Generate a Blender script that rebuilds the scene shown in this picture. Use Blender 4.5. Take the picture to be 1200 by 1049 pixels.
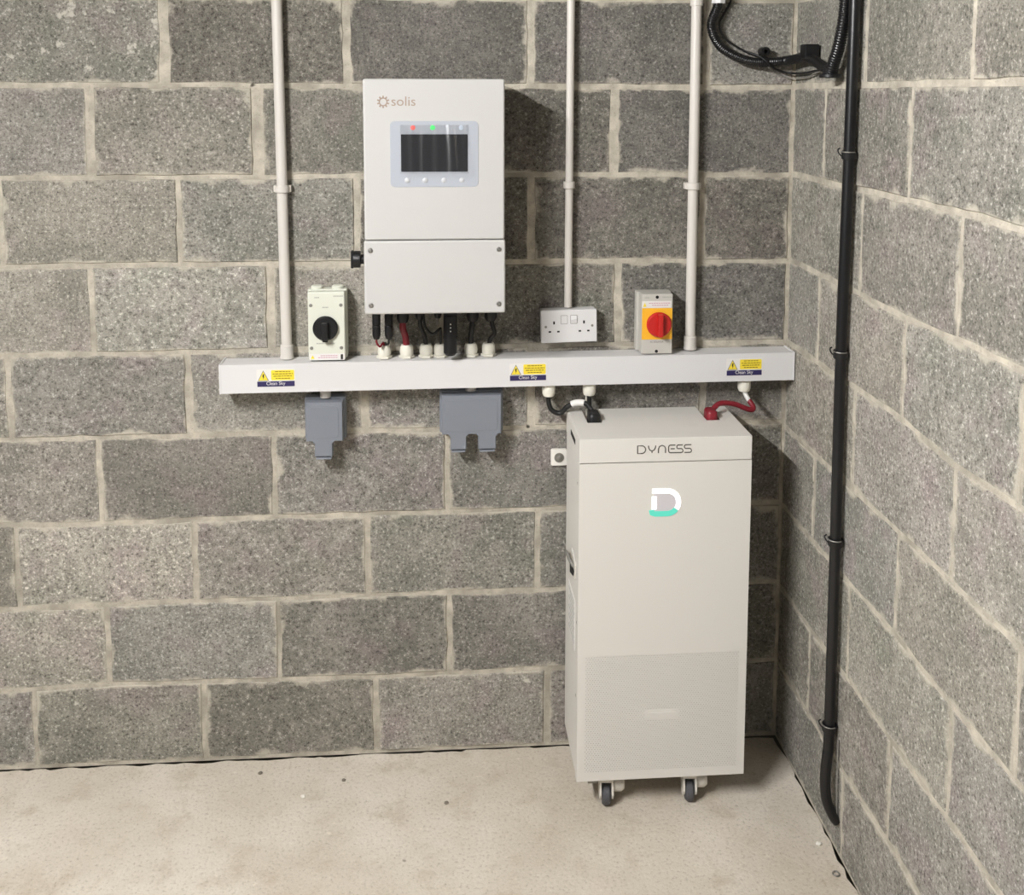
import bpy, bmesh, math, random
from mathutils import Vector, Matrix

# ------------------------------------------------------------------ scene, camera, light
for o in list(bpy.data.objects):
    bpy.data.objects.remove(o)
SC = bpy.context.scene
COL = SC.collection
SC.view_settings.view_transform = 'Standard'
SC.view_settings.look = 'None'
SC.view_settings.gamma = 1.0
SC.view_settings.use_curve_mapping = False
SC.view_settings.exposure = -0.07

F_PX, CX, CY = 1213.565, 600.0, 236.162            # focal length and principal point in a 1200x1049 frame
YAW, PITCH, ROLL = 0.0745, -0.1047, 0.0018
cam_data = bpy.data.cameras.new('camera')
cam = bpy.data.objects.new('camera', cam_data)
COL.objects.link(cam)
cam_data.sensor_fit = 'HORIZONTAL'
cam_data.sensor_width = 36.0
cam_data.lens = F_PX / 1200.0 * 36.0
cam_data.shift_x = (600.0 - CX) / 1200.0
cam_data.shift_y = -(524.5 - CY) / 1200.0
cam_data.clip_start = 0.02
fw = Vector((math.sin(YAW) * math.cos(PITCH), math.cos(YAW) * math.cos(PITCH), math.sin(PITCH)))
rt = Vector((math.cos(YAW), -math.sin(YAW), 0))
up = rt.cross(fw)
rt, up = rt * math.cos(ROLL) + up * math.sin(ROLL), up * math.cos(ROLL) - rt * math.sin(ROLL)
m = Matrix((rt, up, -fw)).transposed().to_4x4()
m.translation = (-0.9361, -2.6581, 1.7873)
cam.matrix_world = m
SC.camera = cam

LAMP_STRENGTH = 655.0
WORLD_STRENGTH = 0.17
w = bpy.data.worlds.new('world')
SC.world = w
w.use_nodes = True
w.node_tree.nodes['Background'].inputs[0].default_value = (0.98, 0.99, 1.0, 1)
w.node_tree.nodes['Background'].inputs[1].default_value = WORLD_STRENGTH

# ------------------------------------------------------------------ helpers
RND = random.Random(7)


def lin(r, g, b):
    f = lambda v: (v / 255.0) / 12.92 if v / 255.0 <= 0.04045 else ((v / 255.0 + 0.055) / 1.055) ** 2.4
    return (f(r), f(g), f(b), 1.0)


MATS = {}


def mat(name, rgb, rough=0.5, metal=0.0, emit=None, emit_strength=0.0, noise=0.0, spec=0.5):
    mt = bpy.data.materials.new(name)
    mt.use_nodes = True
    nt = mt.node_tree
    b = nt.nodes['Principled BSDF']
    col = lin(*rgb)
    b.inputs['Base Color'].default_value = col
    b.inputs['Roughness'].default_value = rough
    b.inputs['Metallic'].default_value = metal
    b.inputs['Specular IOR Level'].default_value = spec
    if noise > 0:                                   # faint handling marks and dust
        tc = nt.nodes.new('ShaderNodeTexCoord')
        n = nt.nodes.new('ShaderNodeTexNoise')
        n.inputs['Scale'].default_value = 14
        n.inputs['Detail'].default_value = 6
        nt.links.new(tc.outputs['Object'], n.inputs['Vector'])
        mx = nt.nodes.new('ShaderNodeMix')
        mx.data_type = 'RGBA'
        mx.inputs['A'].default_value = col
        mx.inputs['B'].default_value = (col[0] * (1 - noise), col[1] * (1 - noise), col[2] * (1 - noise * 1.15), 1)
        nt.links.new(n.outputs['Fac'], mx.inputs['Factor'])
        nt.links.new(mx.outputs['Result'], b.inputs['Base Color'])
    if emit:
        b.inputs['Emission Color'].default_value = lin(*emit)
        b.inputs['Emission Strength'].default_value = emit_strength
    MATS[name] = mt
    return mt


def obj(name, bm, material, parent=None, smooth=None, loc=None):
    me = bpy.data.meshes.new(name)
    bmesh.ops.recalc_face_normals(bm, faces=bm.faces)
    bm.to_mesh(me)
    bm.free()
    o = bpy.data.objects.new(name, me)
    COL.objects.link(o)
    me.materials.append(MATS[material] if isinstance(material, str) else material)
    if smooth:
        for p in me.polygons:
            p.use_smooth = True
        me.set_sharp_from_angle(angle=math.radians(smooth))
        if smooth <= 35:                            # keep broad flats flat between rounded rims
            wn = o.modifiers.new('weighted_normal', 'WEIGHTED_NORMAL')
            wn.keep_sharp = True
    if parent:
        o.parent = parent
    if loc:
        o.location = loc
    return o


def thing(name, label, cat, loc=(0, 0, 0), rot=(0, 0, 0), group=None):
    o = bpy.data.objects.new(name, None)
    o.empty_display_size = 0.05
    COL.objects.link(o)
    o.location = loc
    o.rotation_euler = rot
    return tag(o, label, cat, group)


def tag(o, label, cat, group=None):
    o['label'] = label
    o['category'] = cat
    if group:
        o['group'] = group
    return o


def BM():
    return bmesh.new()


def merge(bm, other):
    me = bpy.data.meshes.new('tmp')
    other.to_mesh(me)
    other.free()
    bm.from_mesh(me)
    bpy.data.meshes.remove(me)
    return bm


def box(bm, x0, x1, y0, y1, z0, z1, bev=0.0, seg=2):
    t = BM()
    bmesh.ops.create_cube(t, size=1.0)
    for v in t.verts:
        v.co = Vector(((x0 + x1) / 2 + v.co.x * (x1 - x0), (y0 + y1) / 2 + v.co.y * (y1 - y0), (z0 + z1) / 2 + v.co.z * (z1 - z0)))
    if bev > 0:
        bmesh.ops.bevel(t, geom=list(t.edges), offset=bev, segments=seg, profile=0.5, affect='EDGES')
    return merge(bm, t)


def prism(bm, pts, y0, y1, bev=0.0, seg=2):
    """outline pts (x, z) extruded along y from y0 (front) to y1; bev rounds the front rim"""
    t = BM()
    vs = [t.verts.new((x, y0, z)) for x, z in pts]
    f = t.faces.new(vs)
    r = bmesh.ops.extrude_face_region(t, geom=[f])
    for e in r['geom']:
        if isinstance(e, bmesh.types.BMVert):
            e.co.y = y1
    if bev > 0:
        ed = [e for e in t.edges if all(abs(v.co.y - y0) < 1e-7 for v in e.verts)]
        bmesh.ops.bevel(t, geom=ed, offset=bev, segments=seg, profile=0.5, affect='EDGES')
    return merge(bm, t)


def rrect(x0, x1, z0, z1, r, n=5):
    pts = []
    for cx, cz, a0 in ((x1 - r, z1 - r, 0), (x0 + r, z1 - r, 90), (x0 + r, z0 + r, 180), (x1 - r, z0 + r, 270)):
        for i in range(n + 1):
            a = math.radians(a0 + 90.0 * i / n)
            pts.append((cx + r * math.cos(a), cz + r * math.sin(a)))
    return pts


def disc(cx, cz, r, n=20):
    return [(cx + r * math.cos(2 * math.pi * i / n), cz + r * math.sin(2 * math.pi * i / n)) for i in range(n)]


def lathe(bm, prof, origin=(0, 0, 0), axis=(0, 0, 1), n=20):
    """prof: list of (radius, distance along axis)"""
    ax = Vector(axis).normalized()
    q = Vector((0, 0, 1)).rotation_difference(ax)
    o = Vector(origin)
    rings = []
    for r, h in prof:
        if r < 1e-6:
            rings.append([bm.verts.new(o + q @ Vector((0, 0, h)))])
        else:
            rings.append([bm.verts.new(o + q @ Vector((r * math.cos(2 * math.pi * i / n), r * math.sin(2 * math.pi * i / n), h))) for i in range(n)])
    for a, b in zip(rings, rings[1:]):
        for i in range(n):
            j = (i + 1) % n
            if len(a) == 1 and len(b) == 1:
                continue
            if len(a) == 1:
                bm.faces.new((a[0], b[i], b[j]))
            elif len(b) == 1:
                bm.faces.new((a[i], a[j], b[0]))
            else:
                bm.faces.new((a[i], a[j], b[j], b[i]))
    for r in (rings[0], rings[-1]):
        if len(r) > 1:
            bm.faces.new(r)
    return bm


def smooth_path(pts, sub=6):
    P = [Vector(p) for p in pts]
    if len(P) < 3 or sub < 2:
        return P
    out = []
    for i in range(len(P) - 1):
        p0 = P[i - 1] if i else P[0] * 2 - P[1]
        p1, p2 = P[i], P[i + 1]
        p3 = P[i + 2] if i + 2 < len(P) else P[-1] * 2 - P[-2]
        for k in range(sub):
            t = k / sub
            out.append(0.5 * (2 * p1 + (p2 - p0) * t + (2 * p0 - 5 * p1 + 4 * p2 - p3) * t * t + (3 * p1 - p0 - 3 * p2 + p3) * t ** 3))
    out.append(P[-1])
    return out


def tube(bm, pts, r, n=12, sub=6, rad=None):
    """swept tube; rad(s) gives the radius along arc length s"""
    P = smooth_path(pts, sub)
    if rad:                                          # resample evenly so that the ribs show
        step = 0.00135
        Q = [P[0]]
        acc = 0.0
        for a, b in zip(P, P[1:]):
            L = (b - a).length
            d = step - acc
            while d < L:
                Q.append(a.lerp(b, d / L))
                d += step
            acc = L - (d - step)
        P = Q
    T = []
    for i in range(len(P)):
        t = (P[min(i + 1, len(P) - 1)] - P[max(i - 1, 0)])
        T.append(t.normalized())
    nrm = T[0].orthogonal().normalized()
    rings = []
    s = 0.0
    for i, p in enumerate(P):
        if i:
            s += (P[i] - P[i - 1]).length
            nrm = (nrm - T[i] * nrm.dot(T[i])).normalized()
        b = T[i].cross(nrm)
        rr = rad(s) if rad else r
        rings.append([bm.verts.new(p + (nrm * math.cos(2 * math.pi * k / n) + b * math.sin(2 * math.pi * k / n)) * rr) for k in range(n)])
    for a, b in zip(rings, rings[1:]):
        for k in range(n):
            j = (k + 1) % n
            bm.faces.new((a[k], a[j], b[j], b[k]))
    bm.faces.new(rings[0])
    bm.faces.new(rings[-1])
    return bm


def ribbon(bm, pts, wdt, y0, y1):
    """flat stroke of even width along (x, z) points, as used for lettering"""
    L = len(pts)
    closed = (abs(pts[0][0] - pts[-1][0]) + abs(pts[0][1] - pts[-1][1])) < 1e-9
    lft, rgt = [], []
    for i in range(L):
        if closed:
            a = pts[i - 1] if i else pts[-2]
            c = pts[i + 1] if i < L - 1 else pts[1]
        else:
            a, c = pts[max(i - 1, 0)], pts[min(i + 1, L - 1)]
        d = Vector((c[0] - a[0], c[1] - a[1]))
        d.normalize()
        nx, nz = -d.y * wdt / 2, d.x * wdt / 2
        lft.append((pts[i][0] + nx, pts[i][1] + nz))
        rgt.append((pts[i][0] - nx, pts[i][1] - nz))
    for i in range(L - 1):
        prism(bm, [lft[i], lft[i + 1], rgt[i + 1], rgt[i]], y0, y1)
    return bm


def arc(cx, cz, rx, rz, a0, a1, n=10):
    return [(cx + rx * math.cos(math.radians(a0 + (a1 - a0) * i / n)), cz + rz * math.sin(math.radians(a0 + (a1 - a0) * i / n))) for i in range(n + 1)]


def text_mesh(s, size, x, y, z, depth=0.0003, width=None):
    """printed lettering facing -Y, left end at x, baseline at z"""
    cu = bpy.data.curves.new('txt', 'FONT')
    cu.body = s
    cu.size = size
    cu.resolution_u = 3
    to = bpy.data.objects.new('txt', cu)
    COL.objects.link(to)
    dg = bpy.context.evaluated_depsgraph_get()
    me = bpy.data.meshes.new_from_object(to.evaluated_get(dg))
    bpy.data.objects.remove(to)
    bpy.data.curves.remove(cu)
    xs = [v.co.x for v in me.vertices]
    k = width / (max(xs) - min(xs)) if width else 1.0
    x00 = min(xs)
    bm = BM()
    bm.from_mesh(me)
    bpy.data.meshes.remove(me)
    bmesh.ops.remove_doubles(bm, verts=bm.verts, dist=1e-6)
    for v in bm.verts:
        v.co = Vector((x + (v.co.x - x00) * k, y - depth, z + v.co.y))
    r = bmesh.ops.extrude_face_region(bm, geom=list(bm.faces))
    for e in r['geom']:
        if isinstance(e, bmesh.types.BMVert):
            e.co.y = y
    return bm


# ------------------------------------------------------------------ materials
mat('white_plastic', (213, 212, 212), 0.38)
mat('conduit_white', (208, 203, 196), 0.4)
mat('inverter_white', (192, 191, 189), 0.42)
mat('battery_cream', (216, 213, 207), 0.45)
mat('battery_lid_cream', (216, 213, 207), 0.45)
mat('gland_white', (226, 223, 210), 0.45)
mat('display_grey', (172, 177, 186), 0.35)
mat('button_white', (192, 194, 198), 0.3)
mat('screen_black', (30, 30, 34), 0.15)
mat('black_plastic', (15, 15, 17), 0.42)
mat('black_cable', (14, 14, 15), 0.5)
mat('pvc_black', (15, 15, 17), 0.34)
mat('plate_white', (232, 229, 222), 0.45)
mat('print_faint', (168, 168, 160), 0.6)
mat('dark_void', (12, 12, 12), 0.8)
mat('outdoor_grey', (122, 127, 136), 0.42)
mat('isolator_cream', (214, 216, 203), 0.45)
mat('isolator_grey', (190, 187, 180), 0.45)
mat('knob_red', (186, 34, 30), 0.38)
mat('cable_red', (122, 22, 36), 0.45)
mat('label_yellow', (240, 180, 45), 0.5)
mat('sign_yellow', (236, 212, 60), 0.5)
mat('print_black', (35, 32, 28), 0.6)
mat('print_grey', (120, 118, 112), 0.6)
mat('print_olive', (120, 104, 32), 0.6)
mat('print_rose', (196, 150, 165), 0.6)
mat('label_white', (222, 220, 217), 0.5)
mat('navy', (44, 38, 84), 0.5)
mat('steel', (170, 168, 164), 0.35, metal=1.0)
mat('zinc', (150, 148, 142), 0.5, metal=0.8)
mat('logo_tan', (158, 140, 127), 0.55)
mat('logo_dark', (74, 70, 63), 0.55)
mat('tyre', (74, 74, 78), 0.6)
mat('caster_white', (212, 208, 200), 0.45)
mat('led_red', (190, 110, 105), 0.4, emit=(255, 70, 60), emit_strength=0.55)
mat('led_green', (70, 150, 90), 0.4, emit=(60, 255, 110), emit_strength=0.9)
mat('led_off', (200, 212, 226), 0.3)
mat('logo_lit_white', (255, 255, 255), 0.4, emit=(255, 252, 255), emit_strength=1.3)
mat('logo_lit_teal', (70, 150, 132), 0.4, emit=(95, 225, 200), emit_strength=0.66)
mat('logo_recess', (206, 202, 206), 0.5)
mat('grit', (120, 112, 100), 0.9)
mat('flake', (226, 222, 212), 0.8)
mat('ceiling_paint', (120, 113, 104), 0.8, noise=0.05)
mat('lamp_diffuser', (255, 255, 255), 0.5, emit=(253, 252, 251), emit_strength=LAMP_STRENGTH)


def film_material():
    mt = bpy.data.materials.new('clear_film')
    mt.use_nodes = True
    nt = mt.node_tree
    nt.nodes.remove(nt.nodes['Principled BSDF'])
    t = nt.nodes.new('ShaderNodeBsdfTransparent')
    g = nt.nodes.new('ShaderNodeBsdfGlossy')
    g.inputs['Roughness'].default_value = 0.16
    mx = nt.nodes.new('ShaderNodeMixShader')
    mx.inputs[0].default_value = 0.17
    nt.links.new(t.outputs[0], mx.inputs[1])
    nt.links.new(g.outputs[0], mx.inputs[2])
    nt.links.new(mx.outputs[0], nt.nodes['Material Output'].inputs[0])
    MATS['clear_film'] = mt


film_material()


class NG:
    """small wrapper for building node graphs"""

    def __init__(self, name):
        self.mt = bpy.data.materials.new(name)
        self.mt.use_nodes = True
        self.nt = self.mt.node_tree
        self.b = self.nt.nodes['Principled BSDF']
        MATS[name] = self.mt

    def n(self, kind, **ins):
        nd = self.nt.nodes.new(kind)
        for k, v in ins.items():
            self.set(nd, k, v)
        return nd

    def set(self, nd, k, v):
        s = nd.inputs[k.replace('_', ' ')] if isinstance(k, str) else nd.inputs[k]
        if hasattr(v, 'is_output'):
            self.nt.links.new(v, s)
        else:
            s.default_value = v

    def noise(self, vec, scale, detail=4, rough=0.55):
        nd = self.n('ShaderNodeTexNoise', Vector=vec, Scale=scale, Detail=detail, Roughness=rough)
        return nd.outputs['Fac']

    def math(self, op, a, b=0.0, clamp=False):
        nd = self.nt.nodes.new('ShaderNodeMath')
        nd.operation = op
        nd.use_clamp = clamp
        self.set(nd, 0, a)
        self.set(nd, 1, b)
        return nd.outputs[0]

    def ramp(self, fac, lo, hi):
        nd = self.nt.nodes.new('ShaderNodeMapRange')
        nd.interpolation_type = 'SMOOTHSTEP'
        self.set(nd, 0, fac)
        nd.inputs[1].default_value = lo
        nd.inputs[2].default_value = hi
        return nd.outputs[0]

    def mix(self, fac, a, b, mode='MIX'):
        nd = self.nt.nodes.new('ShaderNodeMix')
        nd.data_type = 'RGBA'
        nd.blend_type = mode
        self.set(nd, 0, fac)
        self.set(nd, 6, a)
        self.set(nd, 7, b)
        return nd.outputs[2]

    def bump(self, h, strength, dist):
        nd = self.n('ShaderNodeBump', Strength=strength, Distance=dist, Height=h)
        self.nt.links.new(nd.outputs[0], self.b.inputs['Normal'])


MORTAR_A, MORTAR_B = lin(172, 165, 152), lin(202, 195, 180)


def block_material():
    g = NG('concrete_block')
    tc = g.n('ShaderNodeTexCoord').outputs['Object']
    info = g.n('ShaderNodeObjectInfo')
    off = g.math('MULTIPLY', info.outputs['Random'], 37.0)
    vec = g.nt.nodes.new('ShaderNodeVectorMath')
    g.set(vec, 0, tc)
    g.set(vec, 1, off)
    v = vec.outputs[0]
    big = g.noise(v, 5.0, 3)
    mid = g.noise(v, 38.0, 4)
    fine = g.noise(v, 125.0, 3, 0.75)
    fine2 = g.noise(v, 300.0, 2, 0.6)
    hue = g.noise(v, 9.0, 2)
    c = g.mix(g.ramp(big, 0.32, 0.7), lin(135, 133, 125), lin(158, 154, 146))
    c = g.mix(g.ramp(hue, 0.5, 0.75), c, lin(150, 142, 138))
    c = g.mix(g.ramp(g.noise(v, 7.3, 2), 0.55, 0.8), c, lin(136, 136, 126))
    c = g.mix(g.math('MULTIPLY', g.ramp(mid, 0.36, 0.66), 0.45), g.mix(1.0, c, (0.76, 0.76, 0.755, 1), 'MULTIPLY'), g.mix(1.0, c, (1.28, 1.28, 1.27, 1), 'MULTIPLY'))
    c = g.mix(g.math('MULTIPLY', g.ramp(fine, 0.54, 0.70), 0.75), c, lin(208, 204, 195))     # pale aggregate
    c = g.mix(g.math('MULTIPLY', g.ramp(fine, 0.47, 0.32), 0.8), c, lin(60, 57, 53))         # pores
    c = g.mix(g.math('MULTIPLY', g.ramp(fine2, 0.48, 0.34), 0.5), c, lin(80, 77, 73))
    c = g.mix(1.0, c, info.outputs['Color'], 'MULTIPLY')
    spot = g.math('ADD', g.noise(v, 21.0, 5, 0.7), g.math('MULTIPLY', g.math('SUBTRACT', info.outputs['Alpha'], 0.5), 0.22))
    c = g.mix(g.math('MULTIPLY', g.ramp(spot, 0.69, 0.76), 0.75), c, lin(206, 201, 190))     # lime bloom
    edge = g.n('ShaderNodeAttribute')
    edge.attribute_name = 'edge'
    e = g.math('ADD', edge.outputs['Fac'], g.math('MULTIPLY', g.math('SUBTRACT', g.noise(v, 15.0, 6, 0.68), 0.5), 2.3))
    smear = g.ramp(e, 0.34, -0.12)
    mcol = g.mix(g.noise(v, 60.0, 4), MORTAR_A, MORTAR_B)
    c = g.mix(g.math('MULTIPLY', smear, 0.85), c, mcol)
    g.set(g.b, 'Base Color', c)
    g.b.inputs['Roughness'].default_value = 0.93
    g.b.inputs['Specular IOR Level'].default_value = 0.25
    h = g.math('ADD', g.math('MULTIPLY', fine, 0.6), g.math('MULTIPLY', mid, 0.5))
    h = g.math('ADD', h, g.math('MULTIPLY', fine2, 0.35))
    g.bump(h, 0.55, 0.003)


def mortar_material():
    g = NG('mortar')
    tc = g.n('ShaderNodeTexCoord').outputs['Object']
    a = g.noise(tc, 30.0, 5)
    f = g.noise(tc, 260.0, 3, 0.7)
    c = g.mix(g.ramp(a, 0.3, 0.7), MORTAR_A, MORTAR_B)
    c = g.mix(g.math('MULTIPLY', g.ramp(g.noise(tc, 9.0, 4), 0.42, 0.68), 0.85), c, lin(150, 144, 132))
    c = g.mix(g.math('MULTIPLY', g.ramp(f, 0.42, 0.3), 0.5), c, lin(112, 104, 92))
    c = g.mix(g.math('MULTIPLY', g.ramp(g.noise(tc, 17.0, 2), 0.74, 0.78), 0.9), c, lin(40, 36, 32))   # small holes
    g.set(g.b, 'Base Color', c)
    g.b.inputs['Roughness'].default_value = 0.95
    g.b.inputs['Specular IOR Level'].default_value = 0.2
    g.bump(g.math('ADD', g.math('MULTIPLY', a, 1.2), f), 0.6, 0.004)


def floor_material():
    g = NG('floor_concrete')
    tc = g.n('ShaderNodeTexCoord').outputs['Object']
    big = g.noise(tc, 2.2, 5, 0.6)
    mid = g.noise(tc, 11.0, 6, 0.65)
    fine = g.noise(tc, 120.0, 4, 0.75)
    c = g.mix(g.ramp(big, 0.32, 0.68), lin(194, 184, 169), lin(214, 206, 194))
    c = g.mix(g.math('MULTIPLY', g.ramp(mid, 0.50, 0.72), 0.62), c, lin(176, 163, 143))
    c = g.mix(g.math('MULTIPLY', g.ramp(g.noise(tc, 4.7, 4), 0.56, 0.75), 0.6), c, lin(204, 192, 180))
    c = g.mix(g.math('MULTIPLY', g.ramp(g.noise(tc, 33.0, 5), 0.66, 0.74), 0.7), c, lin(220, 212, 198))
    c = g.mix(g.math('MULTIPLY', g.ramp(fine, 0.48, 0.30), 0.6), c, lin(140, 129, 113))
    c = g.mix(g.math('MULTIPLY', g.ramp(fine, 0.56, 0.72), 0.5), c, lin(226, 218, 205))
    c = g.mix(g.math('MULTIPLY', g.ramp(g.noise(tc, 14.0, 2), 0.75, 0.79), 0.7), c, lin(92, 80, 66))
    g.set(g.b, 'Base Color', c)
    g.b.inputs['Roughness'].default_value = 0.85
    g.b.inputs['Specular IOR Level'].default_value = 0.3
    g.bump(g.math('ADD', g.math('MULTIPLY', mid, 1.5), fine), 0.4, 0.004)


block_material()
mortar_material()
floor_material()

# ------------------------------------------------------------------ room: block walls, floor, ceiling
CEIL = 2.62
BED_B = {
    8: [(-2.005, 1.8031), (-1.593, 1.8051), (-1.171, 1.8029), (-0.629, 1.8042), (-0.295, 1.8027), (-0.092, 1.8032)],
    7: [(-2.016, 1.5735), (-1.600, 1.5733), (-1.131, 1.5735), (-0.560, 1.5766), (-0.154, 1.5728)],
    6: [(-2.027, 1.3493), (-1.713, 1.3503), (-1.437, 1.3496), (-0.513, 1.3489), (-0.103, 1.3444)],
    5: [(-2.038, 1.1207), (-1.722, 1.1219), (-1.443, 1.1249)],
    4: [(-2.049, 0.9014), (-1.514, 0.9024), (-1.317, 0.9047), (-0.962, 0.9035)],
    3: [(-2.060, 0.6750), (-1.803, 0.6719), (-1.454, 0.6765), (-1.299, 0.6777), (-0.850, 0.6790)],
    2: [(-2.071, 0.4470), (-1.570, 0.4522), (-1.277, 0.4510), (-0.897, 0.4518)],
    1: [(-2.082, 0.2221), (-1.776, 0.2303), (-1.195, 0.2232), (-1.127, 0.2220), (-0.759, 0.2261)],
}
BED_R = {
    8: [(-1.063, 1.8059), (-0.433, 1.8048)], 7: [(-1.074, 1.5706), (-0.955, 1.5753), (-0.520, 1.5760), (-0.333, 1.5758)],
    6: [(-1.100, 1.3446), (-0.904, 1.3458), (-0.684, 1.3400), (-0.338, 1.3464)],
    5: [(-1.121, 1.1231), (-0.895, 1.1154), (-0.691, 1.1341), (-0.222, 1.1264)],
    4: [(-1.137, 0.8971), (-0.905, 0.8989), (-0.468, 0.8985), (-0.213, 0.8930)],
    3: [(-1.163, 0.6742), (-0.926, 0.6730), (-0.705, 0.6805), (-0.449, 0.6741), (-0.129, 0.6726)],
    2: [(-1.115, 0.4532), (-0.956, 0.4543), (-0.623, 0.4499), (-0.366, 0.4473), (-0.242, 0.4420)],
    1: [(-0.842, 0.2267), (-0.694, 0.2304), (-0.439, 0.2205), (-0.136, 0.2193)],
}
VJ_B = {
    9: [(-1.606, .028), (-1.156, .024), (-0.691, .019), (-0.232, .019)], 8: [(-1.793, .026), (-1.382, .034), (-0.931, .020), (-0.472, .024)],
    7: [(-2.020, .014), (-1.583, .015), (-1.137, .019), (-0.687, .022), (-0.236, .020)], 6: [(-1.806, .017), (-1.360, .024), (-0.918, .019), (-0.458, .024)],
    5: [(-2.020, .019), (-1.573, .020), (-1.122, .020), (-0.685, .024), (-0.226, .018)], 4: [(-1.804, .014), (-1.359, .013), (-0.909, .016), (-0.445, .015)],
    3: [(-2.021, .013), (-1.569, .015), (-1.120, .016), (-0.667, .016), (-0.200, .015)], 2: [(-1.800, .014), (-1.356, .011), (-0.904, .015), (-0.439, .015)],
    1: [(-1.995, .010), (-1.558, .015), (-1.103, .018), (-0.639, .020), (-0.190, .015)],
}
VJ_R = {9: [-0.449, -0.900], 8: [-0.227, -0.676], 7: [-0.460, -0.892], 6: [-0.226, -0.691, -1.115], 5: [-0.458, -0.910],
        4: [-0.233, -0.697, -1.139], 3: [-0.470, -0.935], 2: [-0.240, -0.702], 1: [-0.471]}
# own tone of blocks, lamp falloff painted in at upper right; row: from the left
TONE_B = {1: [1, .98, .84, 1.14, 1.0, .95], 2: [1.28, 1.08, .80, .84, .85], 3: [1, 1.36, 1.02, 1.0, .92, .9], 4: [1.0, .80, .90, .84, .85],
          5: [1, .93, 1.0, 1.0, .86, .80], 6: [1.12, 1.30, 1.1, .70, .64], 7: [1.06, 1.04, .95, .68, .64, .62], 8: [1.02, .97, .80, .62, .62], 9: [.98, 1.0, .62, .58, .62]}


TONE_R = {9: .90, 8: .88, 7: .95, 6: 1.06, 5: 1.12, 4: 1.12, 3: 1.08, 2: 1.0, 1: 1.02}
BLOOM = {('wall_back', 9, 1): 1.0, ('wall_back', 8, 1): .6, ('wall_back', 1, 1): .72, ('wall_back', 1, 2): .66, ('wall_back', 1, 3): .72, ('wall_back', 7, 0): .7}


def interp(tab, u, dflt):
    if not tab:
        return dflt
    tab = sorted(tab)
    if u <= tab[0][0]:
        return tab[0][1]
    if u >= tab[-1][0]:
        return tab[-1][1]
    for (a, za), (b, zb) in zip(tab, tab[1:]):
        if a <= u <= b:
            return za + (zb - za) * (u - a) / (b - a)


def build_block(parent, to3d, u0, u1, zb, zt, tone, bloom=0.5):
    """one block: irregular arris, rounded rim, face a few mm proud of the joints. zb, zt: functions of u"""
    NU = max(3, int((u1 - u0) / 0.05))
    NV = 5
    jit = lambda a: RND.uniform(-a, a)
    ring = []
    for i in range(NU):
        t = i / NU
        u = u0 + (u1 - u0) * t
        ring.append((u + (jit(.004) if i else 0), zb(u) + jit(.0022)))
    for i in range(NV):
        t = i / NV
        z = zb(u1) + (zt(u1) - zb(u1)) * t
        ring.append((u1 + jit(.0025), z + (jit(.003) if i else 0)))
    for i in range(NU):
        t = i / NU
        u = u1 + (u0 - u1) * t
        ring.append((u + (jit(.004) if i else 0), zt(u) + jit(.0022)))
    for i in range(NV):
        t = i / NV
        z = zt(u0) + (zb(u0) - zt(u0)) * t
        ring.append((u0 + jit(.0025), z + (jit(.003) if i else 0)))
    cu, cz = (u0 + u1) / 2, (zb(cu0 := (u0 + u1) / 2) + zt(cu0)) / 2
    hu, hz = (u1 - u0) / 2, (zt(cu0) - zb(cu0)) / 2
    depth = RND.uniform(-.0012, .0012)

    def inset(d, k=0.0):
        out = []
        for u, z in ring:
            dd = d + RND.uniform(0, k)
            out.append((cu + (u - cu) * max(0.1, (hu - dd) / hu), cz + (z - cz) * max(0.1, (hz - dd) / hz)))
        return out
    c3 = to3d(cu, cz, 0)
    bm = BM()
    lay = bm.verts.layers.float.new('edge')
    layers = [(ring, .024, 0.0), (ring, .0035 + depth, 0.0), (inset(.0028), depth, 0.12), (inset(.014, .034), depth, 1.0)]
    rows = []
    for pts, d, e in layers:
        row = []
        for u, z in pts:
            v = bm.verts.new(Vector(to3d(u, z, d)) - Vector(c3))
            v[lay] = e
            row.append(v)
        rows.append(row)
    n = len(ring)
    for a, b in zip(rows, rows[1:]):
        for i in range(n):
            j = (i + 1) % n
            bm.faces.new((a[i], a[j], b[j], b[i]))
    bm.faces.new(rows[-1])
    o = obj('block', bm, 'concrete_block', parent, smooth=40, loc=c3)
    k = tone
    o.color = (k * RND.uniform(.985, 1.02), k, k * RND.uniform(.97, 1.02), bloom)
    return o


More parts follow.
